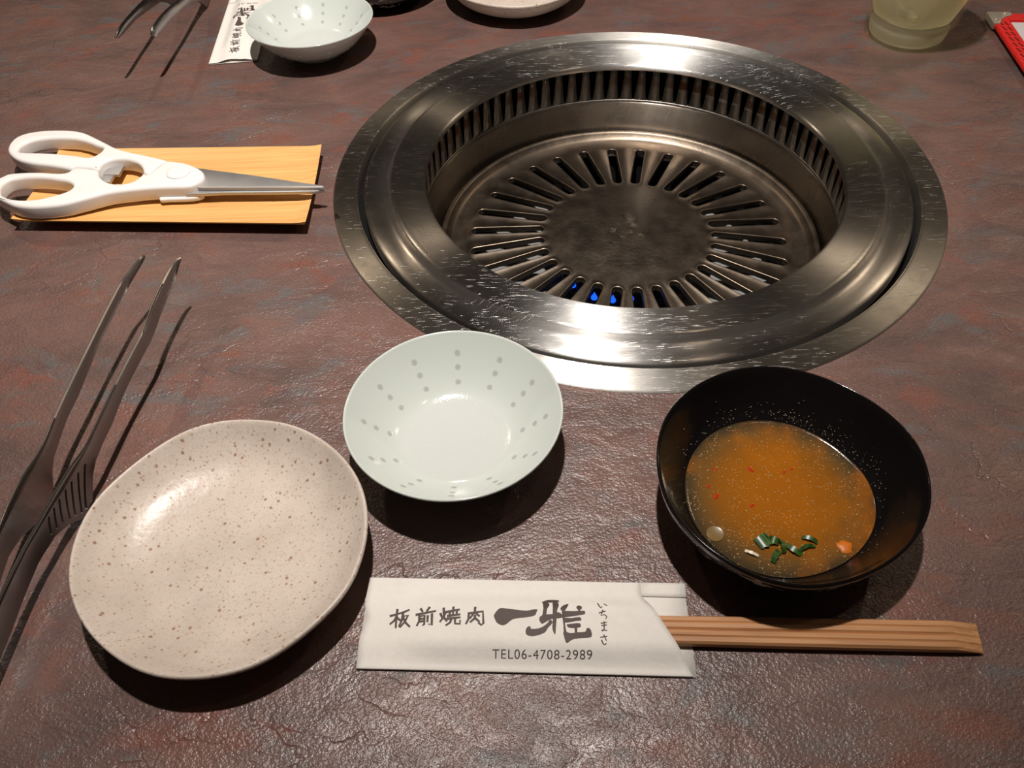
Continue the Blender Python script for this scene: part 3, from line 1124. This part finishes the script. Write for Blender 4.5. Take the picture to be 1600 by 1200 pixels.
for i in range(ns):
    for j in (0, nt_):
        a, b = i * (nt_ + 1) + j, (i + 1) * (nt_ + 1) + j
        F.append((a, b, st + b, st + a))
for j in range(nt_):
    for i in (0, ns):
        a, b = i * (nt_ + 1) + j, i * (nt_ + 1) + j + 1
        F.append((a, b, st + b, st + a))
tray = mesh_obj('bamboo_tray', V, F, M['bamboo'], None, True, 40, (cx, cy, 0))
tag(tray, 'pale bamboo rectangular tray carrying the white scissors', 'tray')

scissors = empty('kitchen_scissors', (-.2, .42, 0))
tag(scissors, 'white-handled kitchen scissors lying closed on the bamboo tray', 'scissors')
OX, OY = -.2, .42


def loc2(pts, n=3, spl=True):
    p = [(x / 1000 - OX, y / 1000 - OY) for x, y in pts]
    return loop_spline(p, n) if spl else p


SC_UP = [[-312.3,454.9],[-314.2,462.6],[-312.8,470.2],[-307.6,474.8],[-299.0,477.0],[-288.2,477.2],[-278.3,475.8],[-269.5,472.6],[-260.5,466.2],[-251.4,459.2],[-243.5,453.1],[-234.6,448.3],[-224.4,444.2],[-215.2,440.2],[-206.7,436.0],[-209.5,432.6],[-211.8,427.6],[-214.2,422.9],[-217.9,423.7],[-219.7,428.2],[-223.9,434.3],[-230.2,438.3],[-236.6,439.8],[-242.3,438.9],[-246.3,435.0],[-247.0,428.9],[-253.3,431.4],[-262.6,432.9],[-264.7,431.5],[-271.8,433.9],[-280.1,436.5],[-290.7,439.2],[-300.4,443.2],[-307.2,448.4]]
SC_UPH = [[-305.3,454.3],[-305.6,459.2],[-301.4,464.4],[-293.1,467.0],[-283.1,467.1],[-273.4,465.5],[-264.4,461.6],[-256.8,456.8],[-251.7,453.7],[-251.5,449.6],[-253.3,445.7],[-257.1,443.3],[-265.3,445.7],[-278.4,448.9],[-289.6,450.7],[-298.2,451.6],[-304.0,452.9]]
SC_LO = [[x - (3 if x < -297 and y < 424 else 0), y] for x, y in [[-302.7,414.1],[-305.1,421.1],[-304.1,426.1],[-300.8,428.7],[-292.2,429.4],[-281.0,428.8],[-270.9,427.1],[-265.2,427.7],[-262.3,432.1],[-253.0,430.6],[-246.7,428.1],[-245.1,423.7],[-241.2,418.4],[-234.0,413.8],[-226.6,412.9],[-221.5,415.3],[-218.6,420.5],[-217.6,422.9],[-213.9,422.1],[-208.9,432.0],[-206.3,435.2],[-202.7,434.9],[-194.7,432.5],[-187.9,428.4],[-182.4,423.5],[-179.9,418.9],[-179.5,413.9],[-182.1,409.8],[-187.2,406.9],[-198.6,407.1],[-209.2,407.0],[-221.0,405.9],[-233.1,403.8],[-241.9,400.2],[-249.3,397.0],[-256.8,394.2],[-266.1,392.9],[-275.9,393.0],[-285.1,395.3],[-292.4,399.6],[-298.7,406.6]]]
SC_LOH = [[-298.9,409.0],[-301.0,415.2],[-299.6,420.1],[-296.1,422.3],[-288.6,423.7],[-278.9,423.0],[-268.6,420.3],[-262.0,418.0],[-258.0,414.6],[-256.9,410.9],[-259.1,407.2],[-265.1,404.0],[-272.6,401.2],[-281.4,400.4],[-290.7,402.5],[-296.4,405.5]]
h1 = plate_shape('handle', [loc2(SC_UP), loc2(SC_UPH)], .0085, .0180, .0020, M['white_plastic'], scissors, 4)
h1['label'] = 'white plastic handle loop farther from the diner'
h2 = plate_shape('handle', [loc2(SC_LO), loc2(SC_LOH)], .0085, .0180, .0020, M['white_plastic'], scissors, 4)
h2['label'] = 'white plastic handle loop nearer the diner'
plate_shape('handle_tang', [loc2([[-206, 414], [-198, 413], [-186, 411], [-180, 408], [-186, 405.2], [-200, 405.2], [-206, 405.6]], 3)], .0080, .0108, .0008, M['white_plastic'], scissors, 2)
blade_m = steel('blade_steel', (.56, .555, .55), .52, 0, .8, False)
b1 = plate_shape('blade', [loc2([[-194.9,431.5],[-183.5,428.9],[-178.0,427.2],[-151.8,419.8],[-125.4,411.4],[-107.9,406.1],[-106.4,404.7],[-107.6,404.0],[-136.9,406.0],[-180.2,408.7],[-189.9,410.7]], 1, False)], .0133, .0153, .0003, blade_m, scissors, 1)
plate_shape('blade', [loc2([[-191.3,413.7],[-181.6,412.3],[-138.0,409.2],[-106.8,406.1],[-106.5,404.6],[-112.3,403.6],[-137.2,404.5],[-167.2,406.2],[-178.3,406.0],[-189.5,406.1]], 1, False)], .0110, .0131, .0003, blade_m, scissors, 1)
plate_shape('opener_tooth', [loc2([[-250.9,432.6],[-249.2,439.0],[-244.1,444.6],[-236.0,442.6],[-236.3,429.6],[-246.6,430.8]], 1, False)], .0112, .0132, .0003, blade_m, scissors, 1)
plate_shape('opener_tooth', [loc2([[-251.7,432.4],[-239.9,430.3],[-240.2,422.7],[-244.5,423.6]], 1, False)], .0105, .0125, .0003, blade_m, scissors, 1)
cap = lathe('pivot_cap', round_profile([(0, .0014), (.0050, .0013), (.0066, .0009), (.0072, .0003), (.0073, -.002)], 3), M['white_plastic'], scissors, 40, loc=(-.1960 - OX, .4218 - OY, .0180))

# ================================================================== tongs
M['tong'] = steel('tong_steel', (.33, .315, .30), .27, 0, .7, False)


def interp(tab, x):
    if x <= tab[0][0]:
        return tab[0][1]
    for a, b in zip(tab, tab[1:]):
        if x <= b[0]:
            return a[1] + (b[1] - a[1]) * (x - a[0]) / (b[0] - a[0])
    return tab[-1][1]


def tong_arm(path, low, root, origin, slits=(), thick=1.3):
    """path: (x, y, z_top) in mm from the tip to the joint; low: (distance, z_bottom)"""
    path = round_profile([tuple(p[:3]) for p in path], 4)
    d = [0.0]
    for a, b in zip(path, path[1:]):
        d.append(d[-1] + math.hypot(b[0] - a[0], b[1] - a[1]))
    L = d[-1]
    xt = [(q, p[0]) for q, p in zip(d, path)]
    yt = [(q, p[1]) for q, p in zip(d, path)]
    zt = [(q, p[2]) for q, p in zip(d, path)]

    def frame(q):
        x, y = interp(xt, q), interp(yt, q)
        x1, y1 = interp(xt, min(L, q + 3)), interp(yt, min(L, q + 3))
        x0, y0 = interp(xt, max(0, q - 3)), interp(yt, max(0, q - 3))
        l = math.hypot(x1 - x0, y1 - y0)
        return x, y, (x1 - x0) / l, (y1 - y0) / l

    ns, nz = 110, 6
    V, F = [], []
    for i in range(ns + 1):
        q = L * i / ns
        x, y, tx, ty = frame(q)
        top, bot = interp(zt, q), interp(low, q)
        k = 1.0
        if q < 4:                       # rounded tip
            mid = (top + bot) / 2
            k = math.sqrt(max(.02, 1 - (1 - q / 4) ** 2))
            top, bot = mid + (top - mid) * k, mid + (bot - mid) * k
        for s in (-1, 1):
            for j in range(nz + 1):
                f = j / nz
                bow = .5 * k * (4 * f * (1 - f))            # channel section
                V.append(((x - ty * (s * thick / 2 - bow) - origin[0]) / 1000, (y + tx * (s * thick / 2 - bow) - origin[1]) / 1000, (bot + (top - bot) * f) / 1000))
    crest = len(V)
    for i in range(ns + 1):                 # rounded upper edge
        p, q = V[i * 2 * (nz + 1) + nz], V[i * 2 * (nz + 1) + 2 * nz + 1]
        V.append(((p[0] + q[0]) / 2, (p[1] + q[1]) / 2, p[2] + .00055))
    w = nz + 1
    for i in range(ns):
        a, b = i * 2 * w, (i + 1) * 2 * w
        for j in range(nz):
            F.append((a + j, b + j, b + j + 1, a + j + 1))
            F.append((a + w + j, a + w + j + 1, b + w + j + 1, b + w + j))
        F.append((a, a + w, b + w, b))
        F.append((a + nz, b + nz, crest + i + 1, crest + i))
        F.append((crest + i, crest + i + 1, b + w + nz, a + w + nz))
    for e in (0, ns):
        a = e * 2 * w
        for j in range(nz):
            F.append((a + j, a + j + 1, a + w + j + 1, a + w + j))
        F.append((a + nz, crest + e, a + w + nz))
    o = mesh_obj('arm', V, F, M['tong'], root, True, 62)
    if slits:
        bm = bmesh.new()
        for (p, q) in slits:
            n = 6
            ang = math.atan2(q[1] - p[1], q[0] - p[0])
            outline = []
            for c, a0 in ((q, ang - PI / 2), (p, ang + PI / 2)):
                for k in range(n + 1):
                    a = a0 + PI * k / n
                    outline.append((c[0] + .62 * math.cos(a), c[1] + .62 * math.sin(a)))
            rows = []
            for s in (-6, 6):
                row = []
                for (dd, z) in outline:
                    x, y, tx, ty = frame((p[0] + q[0]) / 2)
                    k = dd - (p[0] + q[0]) / 2
                    row.append(bm.verts.new(((x + tx * k - ty * s - origin[0]) / 1000, (y + ty * k + tx * s - origin[1]) / 1000, z / 1000)))
                rows.append(row)
            m_ = len(outline)
            bm.faces.new(rows[0])
            bm.faces.new(list(reversed(rows[1])))
            for k in range(m_):
                l = (k + 1) % m_
                bm.faces.new((rows[0][k], rows[1][k], rows[1][l], rows[0][l]))
        bmesh.ops.recalc_face_normals(bm, faces=bm.faces)
        cm = bpy.data.meshes.new('cutter')
        bm.to_mesh(cm)
        bm.free()
        cut = bpy.data.objects.new('cutter', cm)
        COL.objects.link(cut)
        cut.parent = root
        md = o.modifiers.new('slits', 'BOOLEAN')
        md.object = cut
        md.operation = 'DIFFERENCE'
        md.solver = 'EXACT'
        bpy.context.view_layer.update()
        dg = bpy.context.evaluated_depsgraph_get()
        me = bpy.data.meshes.new_from_object(o.evaluated_get(dg))
        o.modifiers.clear()
        o.data = me
        bpy.data.objects.remove(cut, do_unlink=True)
    return o


AL = ([[-182.7,323.5,34.0,0.0],[-184.8,324.9,33.8,2.5],[-190.0,309.4,32.6,18.8],[-191.1,305.1,32.2,23.3],[-193.2,288.6,30.9,39.9],[-194.9,271.7,29.6,56.9],[-196.2,257.6,28.6,71.1],[-197.8,241.2,27.3,87.5],[-199.0,225.0,26.0,103.8],[-199.5,209.3,24.8,119.5],[-202.7,196.4,23.9,132.8],[-203.7,183.3,23.5,145.9],[-203.6,172.5,23.1,156.7]],[[1.5,31.3],[13.9,28.4],[21.7,26.2],[38.2,25.1],[57.4,24.1],[65.6,22.7],[83.0,19.8],[96.4,19.1],[115.5,16.3],[120.5,12.3],[124.3,5.7],[142.1,4.2],[151.4,10.5],[160.6,12.6]])
AL[0].pop(0)
AR = ([[-163.8,320.8,34.0,0.0],[-165.4,321.6,33.9,1.7],[-168.0,315.8,33.4,8.0],[-170.2,301.8,32.3,22.2],[-171.5,288.7,31.3,35.4],[-172.0,272.9,30.1,51.2],[-174.7,255.4,28.7,68.9],[-177.6,235.6,27.2,88.8],[-179.6,217.8,25.8,106.8],[-180.9,208.2,25.1,116.5],[-183.9,199.9,24.4,125.3],[-186.6,187.8,23.7,137.7],[-188.9,171.8,23.2,153.9],[-190.5,162.1,22.9,163.7],[-192.2,142.5,22.2,183.3]],[[1.0,31.6],[8.5,26.2],[24.3,24.0],[38.8,22.6],[58.2,22.1],[78.5,20.5],[96.5,17.3],[107.0,17.0],[114.6,15.6],[118.8,11.9],[125.6,1.9],[134.6,0.4],[140.4,6.2],[149.6,11.2],[157.2,11.5],[161.9,11.8],[175.3,10.3],[189.3,8.5]])
AR[0].pop(0)
TO = (-196.0, 190.0)
tongs = empty('grill_tongs', (TO[0] / 1000, TO[1] / 1000, 0))
tag(tongs, 'slender steel grill tongs lying on their side left of the speckled plate', 'tongs', 'grill tongs')
low_l = [q for q in AL[1] if q[0] < 122] + [[124.3, 5.7], [130, 1.2], [137, .8], [142.1, 4.2], [151.4, 9.5], [160.6, 12.0], [190, 9], [270, 4.5]]
low_r = AR[1][:-1] + [[189.3, 8.5], [270, 4.5]]
arm_l = tong_arm(AL[0] + [[-203.0, 140.0, 22.3, 0], [-200.5, 100, 20.5, 0], [-198.2, 62, 18.5, 0]], low_l, tongs, TO)
arm_r = tong_arm(AR[0] + [[-193.5, 110.0, 21, 0], [-195.0, 85, 19.7, 0], [-196.4, 62, 18.5, 0]], low_r, tongs, TO,
                 [([119.1, 18.6], [130.6, 2.6]), ([123.8, 18.5], [133.4, 3.4]), ([128.5, 18.9], [136.4, 5.9]), ([132.9, 19.3], [139.3, 8.0]), ([137.7, 19.5], [142.8, 10.6]), ([141.9, 19.6], [146.4, 12.2]), ([146.2, 19.6], [149.9, 13.6])])


def tong_joint(root, x0, x1, y, sgn, zb, zt, origin):
    V, F = [], []
    n = 10
    for k in range(n + 1):
        a = PI * k / n
        cxx, rr = (x0 + x1) / 2, abs(x1 - x0) / 2
        for s in (.65, -.65):
            for z in (zb, zt):
                V.append(((cxx + (rr + s) * math.cos(a) - origin[0]) / 1000, (y + sgn * (rr + 3 + s) * math.sin(a) - origin[1]) / 1000, z / 1000))
    for k in range(n):
        a = 4 * k
        F += [(a, a + 4, a + 5, a + 1), (a + 2, a + 3, a + 7, a + 6), (a, a + 2, a + 6, a + 4), (a + 1, a + 5, a + 7, a + 3)]
    F += [(0, 1, 3, 2), (4 * n, 4 * n + 2, 4 * n + 3, 4 * n + 1)]
    mesh_obj('joint', V, F, M['tong'], root, True, 50)


tong_joint(tongs, -198.9, -195.7, 63, -1, 4.5, 18.5, TO)

FO = (-257.0, 640.0)
ft = empty('grill_tongs', (FO[0] / 1000, FO[1] / 1000, 0))
tag(ft, 'steel grill tongs at the upper left with only the two tips in view', 'tongs', 'grill tongs')
F1 = [[-270.9, 569.0, 35.8], [-270.0, 579.4, 37.5], [-269.8, 598.1, 36.6], [-269.6, 623.2, 34.3], [-269.8, 636, 32.6], [-269.5, 680, 28], [-268, 720, 26], [-263, 770, 22], [-258.5, 830, 18.5]]
F2 = [[-245.0, 568.6, 38.3], [-243.9, 573.3, 39.5], [-243.3, 593, 38.8], [-243.0, 619.4, 35.0], [-243.2, 635.5, 31.8], [-244, 680, 28], [-246, 720, 26], [-251, 770, 22], [-255.5, 830, 18.5]]
fl_low = [[0, 33.2], [15, 32.0], [40, 29.8], [67, 24.6], [95, 19.0], [110, 12], [125, 1], [136, 1], [150, 10], [190, 9], [270, 4.5]]
tong_arm(F1, fl_low, ft, FO)
tong_arm(F2, fl_low, ft, FO)
tong_joint(ft, -258.9, -255.1, 829, 1, 4.5, 18.5, FO)

# ================================================================== glass with a pale drink
def see_through(mt, tint, fac, caustic_col=None, amount=0):
    """let part of the light pass straight, so that the liquid is lit through the wall"""
    tr = mt.n('ShaderNodeBsdfTransparent', {'Color': tint})
    mx = mt.n('ShaderNodeMixShader', {0: fac})
    mt.t.links.new(mt.b.outputs[0], mx.inputs[1])
    mt.t.links.new(tr.outputs[0], mx.inputs[2])
    last = mx
    if caustic_col:
        tl = mt.n('ShaderNodeBsdfTranslucent', {'Color': caustic_col})  # translucent share stands in for light the glass and drink would focus
        last = mt.n('ShaderNodeMixShader', {0: amount})
        mt.t.links.new(mx.outputs[0], last.inputs[1])
        mt.t.links.new(tl.outputs[0], last.inputs[2])
    mt.t.links.new(last.outputs[0], mt.out.inputs[0])


glass_m = Mat('clear_glass', (1, 1, 1), .0, **{'Transmission_Weight': 1.0})
glass_m.set('IOR', 1.48)
see_through(glass_m, (.98, .99, .97), .87)
drink_m = Mat('pale_yellow_drink', (.98, .94, .70), .0, **{'Transmission_Weight': 1.0})
drink_m.set('IOR', 1.33)
drink_m.set('Transmission Weight', .6)
see_through(drink_m, (1, .97, .80), .45, (1, .94, .66), .42)
ice_m = Mat('ice', (.97, .98, 1), .08, **{'Transmission_Weight': 1.0})
ice_m.set('IOR', 1.31)
GC = (.3095, .5915)
gp_out = [(0, .0016), (.020, .0013), (.0262, 0), (.0282, .0009), (.0288, .0030), (.0296, .0090), (.0316, .0150), (.0350, .0270), (.0385, .0400), (.0405, .055), (.0412, .075), (.0408, .095), (.0398, .104)]
gp_in = [(.0388, .1045), (.0382, .104), (.0392, .095), (.0396, .075), (.0388, .055), (.0365, .0400), (.0330, .0280), (.0292, .0190), (.0220, .0150), (0, .0142)]


V, F = lathe_data(round_profile(gp_out + gp_in, 4), 96)
V2 = []
for (x, y, z) in V:
    t = math.atan2(y, x)
    r = math.hypot(x, y)
    w = max(0, min(1, (z - .016) / .008)) * max(0, min(1, (.100 - z) / .01)) * (1 if r > .025 else 0)
    k = 1 - .045 * w * (.5 + .5 * math.cos(9 * t)) * (.6 + .4 * math.cos((z - .03) * 160 + (PI if math.cos(4.5 * t) > 0 else 0)))
    V2.append((x * k, y * k, z))
glass = mesh_obj('drinking_glass', V2, F, glass_m.m, None, True, 60, (GC[0], GC[1], 0))
tag(glass, 'thick-based dimpled drinking glass at the upper right behind the roaster', 'glass')
base_m = Mat('bright_base_disc', (.95, .92, .82), .05, **{'Transmission_Weight': .8})  # pale disc added inside the base, imitating light gathered there
see_through(base_m, (1, .98, .92), .4, (1, .97, .86), .5)
lathe('base', round_profile([(0, .0030), (.022, .0028), (.0262, .0036), (.0275, .0060), (.0282, .0105), (.0270, .0128), (.020, .0134), (0, .0132)], 3), base_m.m, glass, 64)
dr = [(0, .0146), (.0215, .0154), (.0286, .0194), (.0322, .0284), (.0354, .0404), (.0374, .055), (.0380, .070), (.0378, .078), (0, .078)]
V, F = lathe_data(dr, 72)
V2 = []
for (x, y, z) in V:
    t = math.atan2(y, x)
    w = max(0, min(1, (z - .016) / .008)) * (1 if math.hypot(x, y) > .025 else 0)
    k = 1 - .045 * w * (.5 + .5 * math.cos(9 * t)) * (.6 + .4 * math.cos((z - .03) * 160 + (PI if math.cos(4.5 * t) > 0 else 0)))
    V2.append((x * k, y * k, z))
drink = mesh_obj('drink', V2, F, drink_m.m, None, True, 60, (GC[0], GC[1], 0))
tag(drink, 'pale yellow drink filling the glass at the upper right', 'drink')
for k, (dx, dy, dz, s, rot) in enumerate([(-.008, -.009, .034, .021, (.3, .4, .2)), (.011, .004, .047, .022, (.7, .2, .9))]):
    bm = bmesh.new()
    bmesh.ops.create_cube(bm, size=s)
    bmesh.ops.bevel(bm, geom=bm.edges[:], offset=s * .18, segments=3, affect='EDGES', profile=.6)
    me = bpy.data.meshes.new('ice_cube')
    bm.to_mesh(me)
    bm.free()
    o = finish('ice_cube', me, ice_m.m, None, True, 50, (GC[0] + dx, GC[1] + dy, dz))
    o.rotation_euler = rot
    tag(o, ('lower clear ice cube' if k == 0 else 'upper clear ice cube') + ' inside the pale yellow drink', 'ice cube', 'ice in the drink')

# ================================================================== red-bordered menu
MC = (.3797, .6125)
menu = empty('menu', (MC[0], MC[1], 0), R(-7.3))
tag(menu, 'red-bordered menu with a metal corner guard at the right edge', 'menu')


def box(name, x0, x1, y0, y1, z0, z1, m, parent, bev=.0006):
    bm = bmesh.new()
    vs_ = [bm.verts.new(p) for p in ((x0, y0, z0), (x1, y0, z0), (x1, y1, z0), (x0, y1, z0), (x0, y0, z1), (x1, y0, z1), (x1, y1, z1), (x0, y1, z1))]
    for f in ((0, 3, 2, 1), (4, 5, 6, 7), (0, 1, 5, 4), (1, 2, 6, 5), (2, 3, 7, 6), (3, 0, 4, 7)):
        bm.faces.new([vs_[i] for i in f])
    bmesh.ops.bevel(bm, geom=bm.edges[:], offset=bev, segments=2, affect='EDGES')
    me = bpy.data.meshes.new(name)
    bm.to_mesh(me)
    bm.free()
    return finish(name, me, m, parent, True, 40)


MW, ML, BW = .15, .21, .0125
box('backing', .0006, MW - .0006, -ML + .0006, -.0006, .0022, .0046, M['red'], menu)
box('border', 0, BW, -ML, 0, .0030, .0060, M['red'], menu)
box('border', MW - BW, MW, -ML, 0, .0030, .0060, M['red'], menu)
box('border', BW - .0002, MW - BW + .0002, -BW, 0, .0030, .0059, M['red'], menu)
box('border', BW - .0002, MW - BW + .0002, -ML, -ML + BW, .0030, .0059, M['red'], menu)
box('page', BW + .001, MW - BW - .001, -ML + BW + .001, -BW - .001, .0044, .0050, M['page'], menu, .0001)
for k in range(8):          # raised stitches along the left border
    for xx in (.0042, .0082):
        y = -.018 - k * .0085
        if k == 0 and xx == .0042:
            stitch = box('stitch', -.0006, .0006, -.003, .003, -.0003, .0004, Mat('dark_red_thread', (.25, .008, .008), .6).m, menu, .0003)
            o = stitch
        else:
            o = stitch.copy()
            COL.objects.link(o)
        o.parent = menu
        o.location = (xx, y, .0061)
        o.rotation_euler.z = .25
V = [(-.0010, .0010), (.0165, .0010), (.0165, -.0040), (.0105, -.0075), (.0065, -.0120), (.0035, -.0190), (-.0010, -.0190)]
c1 = plate_shape('corner_guard', [V], .0016, .0067, .0005, M['chrome'], menu, 2)
lathe('rivet', [(0, .0010), (.0008, .0009), (.0014, .0004), (.0015, -.0004)], M['chrome'], c1, 14, loc=(.0022, -.0125, .0067))
lathe('rivet', [(0, .0010), (.0008, .0009), (.0014, .0004), (.0015, -.0004)], M['chrome'], c1, 14, loc=(.0115, -.0022, .0067))
# three small feet keep the menu level
for (x, y) in ((.02, -.02), (.13, -.02), (.02, -.19), (.13, -.19)):
    lathe('foot', [(0, 0), (.004, 0), (.004, .0023), (0, .0023)], M['red'], menu, 14, loc=(x, y, 0))
